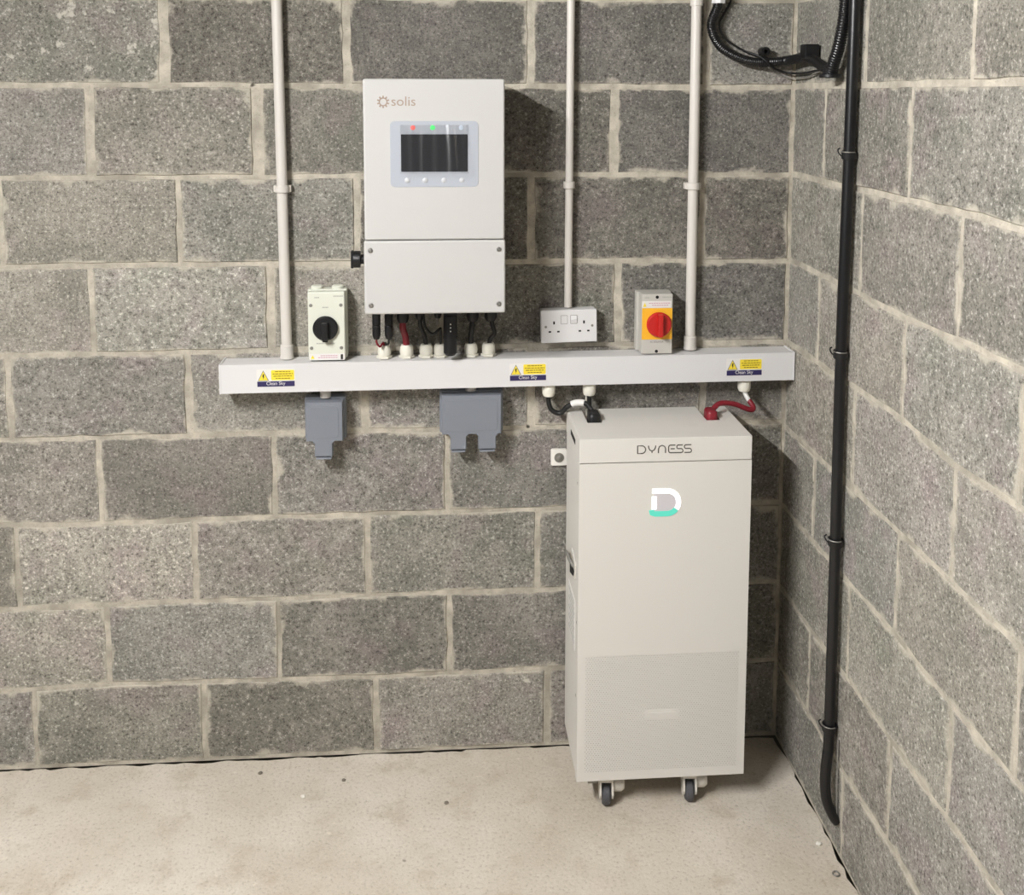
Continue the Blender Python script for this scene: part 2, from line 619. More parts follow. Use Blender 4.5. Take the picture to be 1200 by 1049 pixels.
def wall(name, to3d, umin, umax, beds, vj, tones, deflt_shift, slab):
    bm = BM()
    box(bm, *slab)
    root = obj(name, bm, 'mortar')
    root['kind'] = 'structure'
    for row in range(1, 13):
        lo = (lambda u, r=row: 0.012) if row == 1 else (lambda u, r=row: interp(beds.get(r - 1), u, (r - 1) * .225) + .0055)
        hi = (lambda u, r=row: CEIL - .004) if row == 12 else (lambda u, r=row: interp(beds.get(r), u, r * .225) - .0055)
        js = list(vj.get(row, []))
        js = [(j, .014) if not isinstance(j, tuple) else j for j in js]
        if not js:
            js = [(deflt_shift(row), .014)]
        js.sort()
        while js[0][0] - .45 > umin + .05:
            js.insert(0, (js[0][0] - .45, .014))
        while js[-1][0] + .45 < umax - .05:
            js.append((js[-1][0] + .45, .014))
        edges = [(umin, 0.0)] + [(a, max(.009, b * .8)) for a, b in js] + [(umax, .011)]
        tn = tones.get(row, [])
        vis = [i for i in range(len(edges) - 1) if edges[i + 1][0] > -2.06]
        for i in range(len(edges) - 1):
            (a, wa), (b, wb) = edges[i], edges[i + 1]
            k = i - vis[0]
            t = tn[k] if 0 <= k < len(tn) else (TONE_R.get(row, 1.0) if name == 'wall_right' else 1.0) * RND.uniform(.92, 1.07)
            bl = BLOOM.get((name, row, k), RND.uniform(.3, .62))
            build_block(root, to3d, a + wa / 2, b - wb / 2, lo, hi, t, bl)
    return root


wall('wall_back', lambda u, z, d: (u, d, z), -3.1, 0.0, BED_B, VJ_B, TONE_B, lambda r: -.225 if r % 2 else -.45,
     (-3.1, 0.14, 0.0022, 0.14, 0.0028, CEIL))
wall('wall_right', lambda u, z, d: (d, u, z), -3.0, 0.0, BED_R, VJ_R, {}, lambda r: -.45 if r % 2 else -.225,
     (0.0022, 0.14, -3.0, 0.0022, 0.0028, CEIL))

# floor slab: its edge stops a few ragged mm short of the walls, which leaves the dark crack
bm = BM()
edge_pts = []
rr = random.Random(3)
x = -3.1
while x < -0.03:
    edge_pts.append((x, rr.choice((.0035, .003, .0015, -.0005, -.001, -.003, -.005, -.0035))))
    x += rr.uniform(.012, .05)
edge_pts.append((-.006, -.006))
y = -.04
while y > -3.2:
    edge_pts.append((rr.choice((.003, .001, -.002, -.004, -.006, -.003)), y))
    y -= rr.uniform(.02, .06)
edge_pts += [(-.004, -3.3), (-3.1, -3.3)]
vs = [bm.verts.new((a, b, 0)) for a, b in edge_pts]
f = bm.faces.new(vs)
r = bmesh.ops.extrude_face_region(bm, geom=[f])
for e in r['geom']:
    if isinstance(e, bmesh.types.BMVert):
        e.co.z = -.1
o = obj('floor', bm, 'floor_concrete')
o['kind'] = 'structure'
bm = BM()
box(bm, -3.1, 0.14, -3.3, 0.14, CEIL, CEIL + .05)
o = obj('ceiling', bm, 'ceiling_paint')
o['kind'] = 'structure'

for nm, q in (('wall_back', (-3.1, .14, .004, .14, -.1, -.03)), ('wall_right', (.004, .14, -3.0, .003, -.1, -.03))):
    bm = BM(); box(bm, *q)
    obj('footing', bm, 'grit', bpy.data.objects[nm])

# ------------------------------------------------------------------ ceiling lamp (a batten running away from the back wall)
t = thing('batten_light', 'white tube batten lamp fixed to the ceiling above the left side', 'lamp', (-2.12, -2.06, CEIL))
bm = BM(); box(bm, -.035, .035, -.63, .63, -.045, -.001, .004)
obj('housing', bm, 'white_plastic', t)
bm = BM(); lathe(bm, [(.024, -.60), (.026, -.59), (.026, .59), (.024, .60)], (0, 0, -.078), (0, 1, 0), 16)
obj('tube', bm, 'lamp_diffuser', t, smooth=40)
for s in (-1, 1):
    bm = BM(); box(bm, -.03, .03, s * .615 - .012, s * .615 + .012, -.11, -.04, .004)
    obj('end_cap', bm, 'white_plastic', t)

# ------------------------------------------------------------------ inverter
def hex_gland(bm, x, y, z, r, down=True, h=.03):
    s = -1 if down else 1
    lathe(bm, [(r * 1.12, 0), (r * 1.12, s * h * .28), (r * .98, s * h * .3)], (x, y, z), (0, 0, 1), 6)
    lathe(bm, [(r * .95, s * h * .3), (r, s * h * .36), (r, s * h * .82), (r * .75, s * h)], (x, y, z), (0, 0, 1), 12)
    return bm


IX, IZ = -.937, 1.262
inv = thing('inverter', 'white wall-mounted solar inverter with small dark display above the cable trunking', 'inverter', (IX, 0, IZ))
bm = BM()
box(bm, -.150, .150, -.045, -.004, .05, .53, .003)
obj('wall_bracket', bm, 'zinc', inv)
bm = BM()
box(bm, -.1655, .1655, -.220, -.046, .178, .557, .005, 3)
obj('casing', bm, 'inverter_white', inv, smooth=35)
bm = BM()
box(bm, -.1675, .1675, -.222, -.046, 0, .1765, .005, 3)
cov = obj('lower_cover', bm, 'inverter_white', inv, smooth=35)
for sx in (-.152, .152):
    for sz in (.022, .154):
        bm = BM()
        lathe(bm, [(.0062, 0), (.0062, .0008), (.0045, .0008), (.0042, .0022), (.0012, .0028), (0, .001)], (sx, -.2219, sz), (0, -1, 0), 12)
        obj('screw', bm, 'steel', cov, smooth=30)
bm = BM()
prism(bm, rrect(-.1035, .1035, .304, .459, .011), -.2212, -.2195, .0008)
dp = obj('display_panel', bm, 'display_grey', inv, smooth=30)
bm = BM()
prism(bm, rrect(-.078, .078, .340, .428, .001, 1), -.2218, -.2205)
obj('screen', bm, 'screen_black', dp)
# loose protective film rippled over the display
bm = BM()
NX, NZ = 90, 26
grid = []
for i in range(NX + 1):
    col = []
    for k in range(NZ + 1):
        u, v = i / NX, k / NZ
        xx = -.080 + .160 * u
        zz = .337 + .113 * v
        ph = .5 * math.sin(2.2 * v + 5 * u) + 0.9 * v
        amp = .0010 * (.25 + .75 * math.sin(math.pi * min(1, u * 1.05)) ** 2)
        amp *= (1.9 if .66 < u < .95 else .62 if u < .34 else .45)
        yy = -.2236 - amp * (1 + math.sin(2 * math.pi * (5.2 * u + .35 * math.sin(3.1 * u)) + ph)) - .0170 * (1 - v)
        col.append(bm.verts.new((xx, yy, zz)))
    grid.append(col)
for i in range(NX):
    for k in range(NZ):
        bm.faces.new((grid[i][k], grid[i + 1][k], grid[i + 1][k + 1], grid[i][k + 1]))
obj('protective_film', bm, 'clear_film', dp, smooth=60)
for bx in (-.064, -.022, .022, .064):
    bm = BM()
    lathe(bm, [(.0062, 0), (.0062, .001), (.0045, .002), (0, .0024)], (bx, -.2211, .320), (0, -1, 0), 14)
    obj('button', bm, 'button_white', dp, smooth=40)
for bx, mname, nm in ((-.050, 'led_red', 'indicator_light'), (-.004, 'led_green', 'indicator_light'), (.063, 'led_off', 'indicator_light')):
    bm = BM()
    lathe(bm, [(.0058, 0), (.0058, .0006), (.004, .0011), (0, .0013)], (bx, -.2211, .4435), (0, -1, 0), 14)
    o = obj(nm, bm, mname, dp, smooth=40)
    o['label'] = {'led_red': 'small glowing red indicator light', 'led_green': 'small glowing green indicator light', 'led_off': 'small unlit indicator light'}[mname]
# brand mark: sun emblem with ten teeth and lower-case lettering
bm = BM()
cx, cz = -.1185, .5035
ribbon(bm, arc(cx, cz, .0088, .0088, 0, 360, 28), .0026, -.2206, -.2198)
for i in range(10):
    a = math.radians(90 + 36 * i)
    dx, dz = math.cos(a), math.sin(a)
    ribbon(bm, [(cx + dx * .0095, cz + dz * .0095), (cx + dx * .0145, cz + dz * .0145)], .0036, -.2206, -.2198)
lg = obj('logo_emblem', bm, 'logo_tan', inv)
obj('logo_lettering', text_mesh('solis', .0315, -.0995, -.2199, .4945, .0007, .056), 'logo_tan', inv)
# rotary DC switch on the left flank
bm = BM()
lathe(bm, [(.017, 0), (.017, .006), (.012, .007), (.012, .014), (.021, .015), (.021, .030), (.019, .033), (0, .033)], (-.1675, -.125, .118), (-1, 0, 0), 18)
box(bm, -.206, -.199, -.131, -.119, .096, .140, .002)
obj('rotary_switch', bm, 'black_plastic', inv, smooth=35)
# sockets and glands below the casing (local coordinates)
for gx, gr, gh, gy in ((-.083, .0165, .055, -.06), (-.040, .0115, .048, -.06), (.006, .010, .046, -.055), (.095, .0165, .056, -.05), (.141, .0165, .056, -.05)):
    bm = BM()
    hex_gland(bm, gx, gy, 0, gr, True, gh)
    obj('cable_gland', bm, 'black_plastic', inv, smooth=30)
for gx in (-.149, -.118):
    bm = BM()
    lathe(bm, [(.0085, 0), (.0085, -.03), (.0105, -.032), (.0105, -.058), (.009, -.060), (.0105, -.062), (.0105, -.085), (.0075, -.095)], (gx, -.07, 0), (0, 0, 1), 14)
    obj('plug_connector', bm, 'black_plastic', inv, smooth=35)
bm = BM()
lathe(bm, [(.018, .0), (.018, -.030), (.015, -.032)], (.037, -.09, 0), (0, 0, 1), 12)
lathe(bm, [(.0155, -.032), (.0172, -.036), (.0172, -.084), (.0182, -.086), (.0182, -.092), (.0172, -.094), (.0172, -.128), (.012, -.1345), (0, -.1355)], (.037, -.09, 0), (0, 0, 1), 18)
ds = obj('communication_stick', bm, 'black_plastic', inv, smooth=35)
bm = BM()
for i in range(3):
    prism(bm, disc(.0375, -.052 - .009 * i, .0017, 8), -.1080, -.1068)
obj('status_light', bm, 'label_white', ds)

# ------------------------------------------------------------------ trunking with glands and warning labels
TL, TW = 1.4765, .0735
trk = thing('cable_trunking', 'long white plastic cable trunking running level along the back wall', 'trunking', (-1.4785, 0, 1.0335), (0, math.radians(-.30), 0))
bm = BM()
box(bm, .0015, TL - .0015, -.0715, -.0015, .0015, TW - .0015)
obj('channel', bm, 'white_plastic', trk)
bm = BM()      # snap-on cover: front plate with returns over the top and bottom lips
prof = [(-.0752, 0), (-.0752, TW), (-.062, TW + .0006), (-.062, TW - .001), (-.0725, TW - .001), (-.0725, .001), (-.062, .001), (-.062, -.0006)]
va = [bm.verts.new((.001, a, b)) for a, b in prof]
vb = [bm.verts.new((TL - .001, a, b)) for a, b in prof]
for i in range(len(prof)):
    j = (i + 1) % len(prof)
    bm.faces.new((va[i], va[j], vb[j], vb[i]))
bm.faces.new(va); bm.faces.new(vb)
obj('cover', bm, 'white_plastic', trk)
for a, b in ((-.0005, .004), (TL - .004, TL)):
    bm = BM(); box(bm, a, b, -.0760, -.001, -.0008, TW + .0012, .0006)
    obj('end_cap', bm, 'white_plastic', trk)


def white_gland(x, y, z, up=True, r=.0168):
    s = 1 if up else -1
    bm = BM()
    lathe(bm, [(r * 1.18, 0), (r * 1.18, s * .0055), (r * .95, s * .0065)], (x, y, z), (0, 0, 1), 6)
    lathe(bm, [(r * .93, s * .0065), (r * 1.0, s * .009), (r * 1.04, s * .016), (r * 1.0, s * .026), (r * .82, s * .033), (r * .5, s * .034), (r * .5, s * .02), (0, s * .02)], (x, y, z), (0, 0, 1), 16)
    return obj('cable_gland', bm, 'gland_white', trk, smooth=30)


GLX = [-1.068, -1.011, -.961, -.924, -.846, -.800]
for gx in GLX:
    white_gland(gx + 1.4785, -.036, TW + .0003)
for gx in (-.645, -.539, -.128):
    white_gland(gx + 1.4785, -.05, -.0003, False)


def warning_label(x0, z0):
    WL, HL = .0955, .046
    bm = BM(); prism(bm, rrect(x0, x0 + WL, z0, z0 + HL, .002, 2), -.0756, -.0752)
    root = obj('warning_label', bm, 'label_white', trk)
    bm = BM(); prism(bm, [(x0 + .003, z0 + .0165), (x0 + .0305, z0 + .0165), (x0 + .0168, z0 + .0435)], -.0758, -.0755)
    obj('triangle_border', bm, 'print_grey', root)
    bm = BM(); prism(bm, [(x0 + .0055, z0 + .018), (x0 + .028, z0 + .018), (x0 + .0168, z0 + .0402)], -.0760, -.0757)
    obj('triangle', bm, 'sign_yellow', root)
    bm = BM(); prism(bm, [(x0 + .0150, z0 + .0335), (x0 + .0195, z0 + .0335), (x0 + .0178, z0 + .0275), (x0 + .0192, z0 + .0275), (x0 + .0160, z0 + .0195), (x0 + .0166, z0 + .0255), (x0 + .0150, z0 + .0255)], -.0762, -.0759)
    obj('lightning_symbol', bm, 'print_black', root)
    bm = BM(); prism(bm, rrect(x0 + .036, x0 + .0935, z0 + .0175, z0 + .0435, .003, 3), -.0758, -.0755)
    obj('yellow_panel', bm, 'sign_yellow', root)
    bm = BM()
    for k, (a, b) in enumerate(((.046, .084), (.040, .090), (.042, .088), (.047, .083))):
        zz = z0 + .0385 - k * .0058
        xx = x0 + a
        q = random.Random(k)
        while xx < x0 + b:                        # tiny print: word-length runs too small to read
            ww = q.uniform(.004, .009)
            prism(bm, [(xx, zz), (min(xx + ww, x0 + b), zz), (min(xx + ww, x0 + b), zz + .0021), (xx, zz + .0021)], -.0760, -.0757)
            xx += ww + .0014
    obj('small_print', bm, 'print_olive', root)
    bm = BM(); prism(bm, [(x0 + .0012, z0 + .0012), (x0 + WL - .0012, z0 + .0012), (x0 + WL - .0012, z0 + .0150), (x0 + .0012, z0 + .0150)], -.0758, -.0755)
    obj('navy_band', bm, 'navy', root)
    obj('band_lettering', text_mesh('Clean Sky', .0125, x0 + .024, -.0757, z0 + .0055, .0004, .047), 'label_white', root)


for lx in (-1.386, -.749, -.184):
    warning_label(lx + 1.4785, .0145)

# ------------------------------------------------------------------ white conduits up the wall
def saddle(parent, x, z, r, y):
    bm = BM()
    lathe(bm, [(r + .0035, -.009), (r + .0045, -.008), (r + .0045, .008), (r + .0035, .009)], (x, y, z), (0, 0, 1), 20)
    ear = .0085 if r > .012 else .004
    box(bm, x - r - ear, x + r + ear, -.020, -.0025, z - .0085, z + .0085, .0015)
    obj('saddle_clip', bm, 'conduit_white', parent, smooth=35)


def conduit(label, x0, z0, x1, r, saddles, collar=True, collars=()):
    y = -(r + .008)
    t = thing('conduit', label, 'conduit', (x0, 0, z0), group='white conduits on the back wall')
    H = CEIL - .002 - z0
    bm = BM()
    lean = (x1 - x0) / .9
    tube(bm, [(0, y, .001), (lean * H, y, H)], r, 20, 1)
    obj('pipe', bm, 'conduit_white', t, smooth=40)
    if collar:
        bm = BM()
        lathe(bm, [(r + .004, .0005), (r + .004, .006), (r + .003, .008), (r + .003, .034), (r + .0012, .036)], (0, y, 0), (0, 0, 1), 20)
        obj('adaptor', bm, 'conduit_white', t, smooth=35)
    for s in saddles:
        saddle(t, lean * (s - z0), s - z0, r, y)
    for s in collars:
        bm = BM()
        lathe(bm, [(r + .0028, s - z0), (r + .0028, s - z0 + .06)], (lean * (s - z0), y, 0), (0, 0, 1), 20)
        obj('coupling', bm, 'conduit_white', t, smooth=35)
    return t


conduit('thick white conduit rising beside the cream isolator, left of the inverter', -1.3175, 1.1085, -1.3245, .0133, [1.545])
conduit('thin white conduit running down into the double wall socket', -.592, 1.2305, -.590, .0100, [1.551], False)
conduit('thick white conduit rising beside the grey isolator with the red knob', -.2675, 1.1148, -.268, .0133, [1.547], True, [2.008])

# ------------------------------------------------------------------ isolator with black knob
ZB = 1.1095
t = thing('isolator_switch', 'cream isolator box with round black knob standing on the trunking', 'switch', (-1.2115, 0, ZB))
bm = BM(); box(bm, -.0495, .0495, -.034, -.003, .001, .180, .004)
obj('base', bm, 'isolator_cream', t, smooth=35)
bm = BM(); box(bm, -.0465, .0465, -.062, -.0345, .002, .178, .004, 3)
fr = obj('front_cover', bm, 'isolator_cream', t, smooth=35)
for sx in (-.0385, .0365):
    for sz in (.034, .144):
        bm = BM(); lathe(bm, [(.0045, 0), (.0045, .0008), (.003, .0012), (0, .0006)], (sx, -.0619, sz), (0, -1, 0), 12)
        obj('screw', bm, 'zinc', fr, smooth=35)
bm = BM()
lathe(bm, [(.0305, 0), (.0315, .003), (.0315, .008), (.028, .011), (0, .011)], (-.0025, -.0622, .086), (0, -1, 0), 28)
kn = obj('knob', bm, 'black_plastic', fr, smooth=35)
bm = BM()
box(bm, -.0105, .0055, -.087, -.0725, .057, .104, .003)
prism(bm, [(-.009, .053), (.004, .053), (.004, .060), (-.009, .060)], -.080, -.0725)
obj('grip', bm, 'black_plastic', t, smooth=35)
for cx in (-.027, .026):
    bm = BM(); lathe(bm, [(.0155, 0), (.0155, .006), (.012, .0085), (0, .0085)], (cx, -.0185, .1795), (0, 0, 1), 20)
    obj('knockout_cap', bm, 'isolator_cream', t, smooth=35)
bm = BM(); prism(bm, [(-.044, .003), (.044, .003), (.044, .0195), (-.044, .0195)], -.0626, -.0619)
lb = obj('warning_strip', bm, 'label_white', fr)
bm = BM(); prism(bm, [(-.041, .0065), (-.031, .0065), (-.036, .0160)], -.0630, -.0625)
obj('triangle', bm, 'sign_yellow', lb)
bm = BM()
for zz, a, b in ((.0135, -.016, .022), (.0085, -.022, .026)):
    xx = a
    while xx < b:
        prism(bm, [(xx, zz), (xx + .005, zz), (xx + .005, zz + .0018), (xx, zz + .0018)], -.0630, -.0625); xx += .0062
obj('small_print', bm, 'print_rose', lb)
bm = BM(); prism(bm, rrect(.0345, .0400, .0045, .0175, .001, 2), -.0630, -.0625)
obj('barcode', bm, 'print_black', lb)
bm = BM()
for a, b, zz in ((-.029, -.018, .1625), (.018, .041, .1655), (-.010, .006, .137), (-.026, .020, .0445)):
    xx = a
    while xx < b - .001:
        prism(bm, [(xx, zz), (xx + .0024, zz), (xx + .0024, zz + .003), (xx, zz + .003)], -.0623, -.0619); xx += .0031
obj('faint_print', bm, 'print_faint', fr)['kind'] = 'stuff'

# ------------------------------------------------------------------ isolator with red knob
ZB = 1.1145
t = thing('isolator_switch', 'grey isolator box with red knob on yellow plate standing on the trunking', 'switch', (-.3675, 0, ZB))
bm = BM(); box(bm, -.0465, .0455, -.030, -.003, .001, .158, .003)
obj('base', bm, 'isolator_grey', t, smooth=35)
bm = BM(); box(bm, -.0405, .0405, -.071, -.0305, .0015, .159, .0025)
fr = obj('front_cover', bm, 'isolator_grey', t, smooth=35)
bm = BM(); prism(bm, rrect(-.0395, .0395, .040, .122, .001, 1), -.0716, -.0708)
obj('yellow_plate', bm, 'label_yellow', fr)
bm = BM()
lathe(bm, [(.0315, 0), (.0325, .003), (.0325, .008), (.029, .012), (0, .012)], (.004, -.0717, .080), (0, -1, 0), 32)
kn = obj('knob', bm, 'knob_red', fr, smooth=35)
bm = BM(); box(bm, -.0015, .0115, -.099, -.0835, .0505, .1095, .003)
obj('grip', bm, 'knob_red', t, smooth=35)
bm = BM(); prism(bm, rrect(-.0400, .0365, .1225, .1405, .001, 1), -.0717, -.0708)
lb = obj('warning_strip', bm, 'label_white', fr)
bm = BM(); prism(bm, [(-.037, .126), (-.0285, .126), (-.0327, .1365)], -.0721, -.0716)
obj('triangle', bm, 'sign_yellow', lb)
bm = BM()
for zz, a, b in ((.1340, -.022, .032), (.1285, -.014, .026)):
    xx = a
    while xx < b:
        prism(bm, [(xx, zz), (xx + .005, zz), (xx + .005, zz + .002), (xx, zz + .002)], -.0721, -.0716); xx += .0062
obj('small_print', bm, 'print_rose', lb)
for zz in (.0085, .1505):
    bm = BM(); lathe(bm, [(.0042, 0), (.0042, .0004), (0, .0006)], (-.0005, -.0709, zz), (0, -1, 0), 14)
    obj('screw_hole', bm, 'dark_void', fr)
bm = BM(); box(bm, .0385, .0412, -.062, -.0555, .1225, .136)
obj('padlock_slot', bm, 'dark_void', fr)
bm = BM()
for a, b, zz in ((-.033, -.021, .1475), (.013, .036, .1485)):
    xx = a
    while xx < b - .001:
        prism(bm, [(xx, zz), (xx + .0024, zz), (xx + .0024, zz + .0034), (xx, zz + .0034)], -.0714, -.0708); xx += .0031
obj('faint_print', bm, 'print_faint', fr)['kind'] = 'stuff'
bm = text_mesh('AC ISOLATOR', .0075, -.0175, -.0709, .031, .0005, .035)
obj('lettering', bm, 'print_grey', fr)

# ------------------------------------------------------------------ double wall socket
t = thing('double_socket', 'white double wall socket below the thin white conduit, above the trunking', 'socket', (-.5915, 0, 1.1435), (0, math.radians(-1.2), 0))
bm = BM(); box(bm, -.0715, .0715, -.0355, -.003, .001, .085, .003)
obj('back_box', bm, 'white_plastic', t, smooth=35)
bm = BM(); box(bm, -.073, .073, -.045, -.036, 0, .086, .0025, 3)
fp = obj('faceplate', bm, 'white_plastic', t, smooth=35)
for sx in (-.0605, .0605):
    bm = BM(); lathe(bm, [(.0034, 0), (.0034, .0005), (.002, .0002), (0, .0002)], (sx, -.0449, .043), (0, -1, 0), 12)
    obj('screw', bm, 'zinc', fp, smooth=35)
for cx in (-.039, .039):
    bm = BM()
    box(bm, cx - .0022, cx + .0022, -.0453, -.0440, .049, .057)
    for s in (-1, 1):
        box(bm, cx + s * .0111 - .0032, cx + s * .0111 + .0032, -.0453, -.0440, .0275, .0318)
    obj('pin_holes', bm, 'dark_void', fp)
for cx, tilt in ((-.0125, -1), (.0125, 1)):
    bm = BM()
    prism(bm, rrect(cx - .009, cx + .009, .049, .072, .001, 1), -.0452, -.0448)
    obj('switch_surround', bm, 'print_grey', fp)
    bm = BM()
    vs = [(cx - .008, -.0455, .0500), (cx + .008, -.0455, .0500), (cx + .008, -.0490 if tilt > 0 else -.0460, .0610), (cx - .008, -.0490 if tilt > 0 else -.0460, .0610),
          (cx - .008, -.0460, .0710), (cx + .008, -.0460, .0710), (cx - .008, -.0440, .0500), (cx + .008, -.0440, .0500), (cx - .008, -.0440, .0710), (cx + .008, -.0440, .0710)]
    V = [bm.verts.new(v) for v in vs]
    for q in ((0, 1, 2, 3), (3, 2, 5, 4), (6, 7, 1, 0), (4, 5, 9, 8), (6, 8, 9, 7), (0, 3, 4, 8, 6), (1, 7, 9, 5, 2)):
        bm.faces.new([V[i] for i in q])
    obj('rocker_switch', bm, 'white_plastic', fp)

# ------------------------------------------------------------------ grey weatherproof sockets hanging below the trunking
def outdoor_socket(label, x, z0, hw, h, tabs, pipe_x):
    t = thing('outdoor_socket', label, 'socket', (x, 0, z0), group='grey weatherproof sockets under the trunking')
    bm = BM(); box(bm, -hw, hw, -.034, -.003, 0, h, .005, 3)
    obj('back_box', bm, 'outdoor_grey', t, smooth=35)
    d = .006
    pts = [(-hw + d, h - d)]
    pts = [(hw - d, h - d), (-hw + d, h - d), (-hw + d, 0.004)]
    for a, b in tabs:
        pts += [(a - .006, 0.004), (a, -.003), (a, -.036), (b, -.036), (b, -.003), (b + .006, 0.004)]
    pts += [(hw - d, 0.004)]
    bm = BM(); prism(bm, pts, -.064, -.0345, .004, 2)
    lid = obj('hinged_lid', bm, 'outdoor_grey', t, smooth=35)
    for a, b in tabs:
        bm = BM(); box(bm, a + .003, b - .003, -.0640, -.045, -.0435, -.0385, .0015)
        obj('catch', bm, 'outdoor_grey', lid)
    bm = BM(); prism(bm, rrect(-hw + .016, hw - .016, .014, h - .017, .010), -.0652, -.0638, .0008)
    obj('raised_panel', bm, 'outdoor_grey', lid, smooth=30)
    bm = BM(); lathe(bm, [(.0140, h - .001), (.0140, 1.0335 - z0 - .0025 + .006 * 0)], (pipe_x, -.032, 0), (0, 0, 1), 18)
    obj('conduit_stub', bm, 'conduit_white', t, smooth=35)
    return t


outdoor_socket('small square grey weatherproof single socket hanging under the trunking', -1.2215, .896, .0525, .113, [(-.0255, .020)], .001)
outdoor_socket('wide grey weatherproof double socket hanging under the trunking', -.8455, .906, .0825, .113, [(-.055, -.0135), (.017, .063)], -.001)

# ------------------------------------------------------------------ battery cabinet on casters
BX, BYF, BZ = -.5955, -.275, .0885
BW, BD, BH = .4225, .2385, .874
bat = thing('battery_cabinet', 'tall cream battery cabinet with lit emblem standing on casters in the corner', 'battery', (BX, BYF, 0), (0, 0, math.radians(.17)))
SPL = .904
bm = BM(); box(bm, 0.001, BW - .001, .0026, BD, BZ + .002, SPL - .003, .002)
body = obj('body', bm, 'battery_cream', bat, smooth=35)
# front panel with an opening for the perforated area
gx0, gx1, gz0, gz1 = .018, BW - .018, .1115, .4145
bm = BM()
X = [0, gx0, gx1, BW]
Z = [BZ, gz0, gz1, SPL - .0025]
V = {(i, k): bm.verts.new((X[i], 0, Z[k])) for i in range(4) for k in range(4)}
for i in range(3):
    for k in range(3):
        if (i, k) != (1, 1):
            bm.faces.new((V[i, k], V[i + 1, k], V[i + 1, k + 1], V[i, k + 1]))
outer = [(0, 0), (1, 0), (2, 0), (3, 0), (3, 1), (3, 2), (3, 3), (2, 3), (1, 3), (0, 3), (0, 2), (0, 1)]
W2 = {q: bm.verts.new((V[q].co.x, .022, V[q].co.z)) for q in outer}
for a, b in zip(outer, outer[1:] + outer[:1]):
    bm.faces.new((V[a], V[b], W2[b], W2[a]))
ed = [e for e in bm.edges if all(abs(v.co.y) < 1e-6 for v in e.verts) and len(e.link_faces) == 2 and abs(e.link_faces[0].normal.dot(e.link_faces[1].normal)) < .5]
fpn = obj('front_panel', bm, 'battery_cream', bat)
# perforated plate: real staggered holes
PX, PZ, HR = .00675, .00530, .00140
nx, nz = int((gx1 - gx0) / PX), int((gz1 - gz0) / PZ)
PX, PZ = (gx1 - gx0) / nx, (gz1 - gz0) / nz
hx0, hx1, hz0, hz1 = .170, .253, .247, .2705              # plain strip in the middle of the plate
verts, faces = [], []
for k in range(nz):
    z0 = gz0 + k * PZ
    cols = []
    if k % 2:
        cols = [(gx0, gx0 + PX / 2)] + [(gx0 + PX * (i + .5), gx0 + PX * (i + 1.5)) for i in range(nx - 1)] + [(gx1 - PX / 2, gx1)]
    else:
        cols = [(gx0 + PX * i, gx0 + PX * (i + 1)) for i in range(nx)]
    for a, b in cols:
        base = len(verts)
        rect = [(b, z0 + PZ), (a, z0 + PZ), (a, z0), (b, z0)]
        verts += [(x_, 0, z_) for x_, z_ in rect]
        cxm, czm = (a + b) / 2, z0 + PZ / 2
        if (b - a) < PX * .9 or (hx0 < cxm < hx1 and hz0 < czm < hz1):
            faces.append((base, base + 1, base + 2, base + 3))
            continue
        for i in range(8):
            an = math.pi / 8 + i * math.pi / 4
            verts.append((cxm + HR * math.cos(an), 0, czm + HR * math.sin(an)))
        h = base + 4
        for q in range(4):
            a1, a2 = h + 2 * q, h + (2 * q + 1) % 8
            nxt = h + (2 * q + 2) % 8
            faces.append((base + q, a1, a2))
            faces.append((base + q, a2, nxt, base + (q + 1) % 4))
        for i in range(8):
            verts.append((verts[h + i][0], .0009, verts[h + i][2]))
        for i in range(8):
            j = (i + 1) % 8
            faces.append((h + i, h + j, h + 8 + j, h + 8 + i))
me = bpy.data.meshes.new('perforated_plate')
me.from_pydata(verts, [], faces)
me.materials.append(MATS['battery_cream'])
o = bpy.data.objects.new('perforated_plate', me)
COL.objects.link(o)
o.parent = bat
o['kind'] = 'stuff'
bm = BM(); prism(bm, rrect(.172, .251, .2520, .2655, .0065), -.0007, .001, .0005)
grip = obj('moulded_strip', bm, 'battery_cream', bat, smooth=30)
bm = BM(); prism(bm, rrect(.178, .245, .2572, .2602, .0014, 2), -.0014, -.0004, .0003)
obj('rib', bm, 'battery_cream', grip, smooth=30)
# lid with two cable notches open at the back
LT = .9625
n1, n2, nd = (.0385, .0765), (.3425, .3795), .124
out = [(0, 0), (BW, 0), (BW, BD), (n2[1], BD), (n2[1], nd), (n2[0], nd), (n2[0], BD), (n1[1], BD), (n1[1], nd), (n1[0], nd), (n1[0], BD), (0, BD)]
bm = BM()
va = [bm.verts.new((a, b, LT)) for a, b in out]
vb = [bm.verts.new((a, b, SPL)) for a, b in out]
ftop = bm.faces.new(va)
bm.faces.new(vb)
for i in range(len(out)):
    j = (i + 1) % len(out)
    bm.faces.new((va[i], va[j], vb[j], vb[i]))
ed = [e for e in bm.edges if e.verts[0] in va[:3] + va[-1:] and e.verts[1] in va[:3] + va[-1:]]
ed += [e for e in bm.edges if {e.verts[0], e.verts[1]} in ({va[0], vb[0]}, {va[1], vb[1]})]
bmesh.ops.bevel(bm, geom=ed, offset=.0022, segments=2, profile=.5, affect='EDGES')
lid = obj('lid', bm, 'battery_lid_cream', bat, smooth=35)
for a, b in (n1, n2):
    bm = BM(); box(bm, a, b, nd, BD - .001, SPL + .002, SPL + .012)
    obj('cable_well', bm, 'dark_void', lid)
bm = BM()
box(bm, -.0006, .004, .070, .150, .926, .939)
obj('hand_slot', bm, 'dark_void', lid)
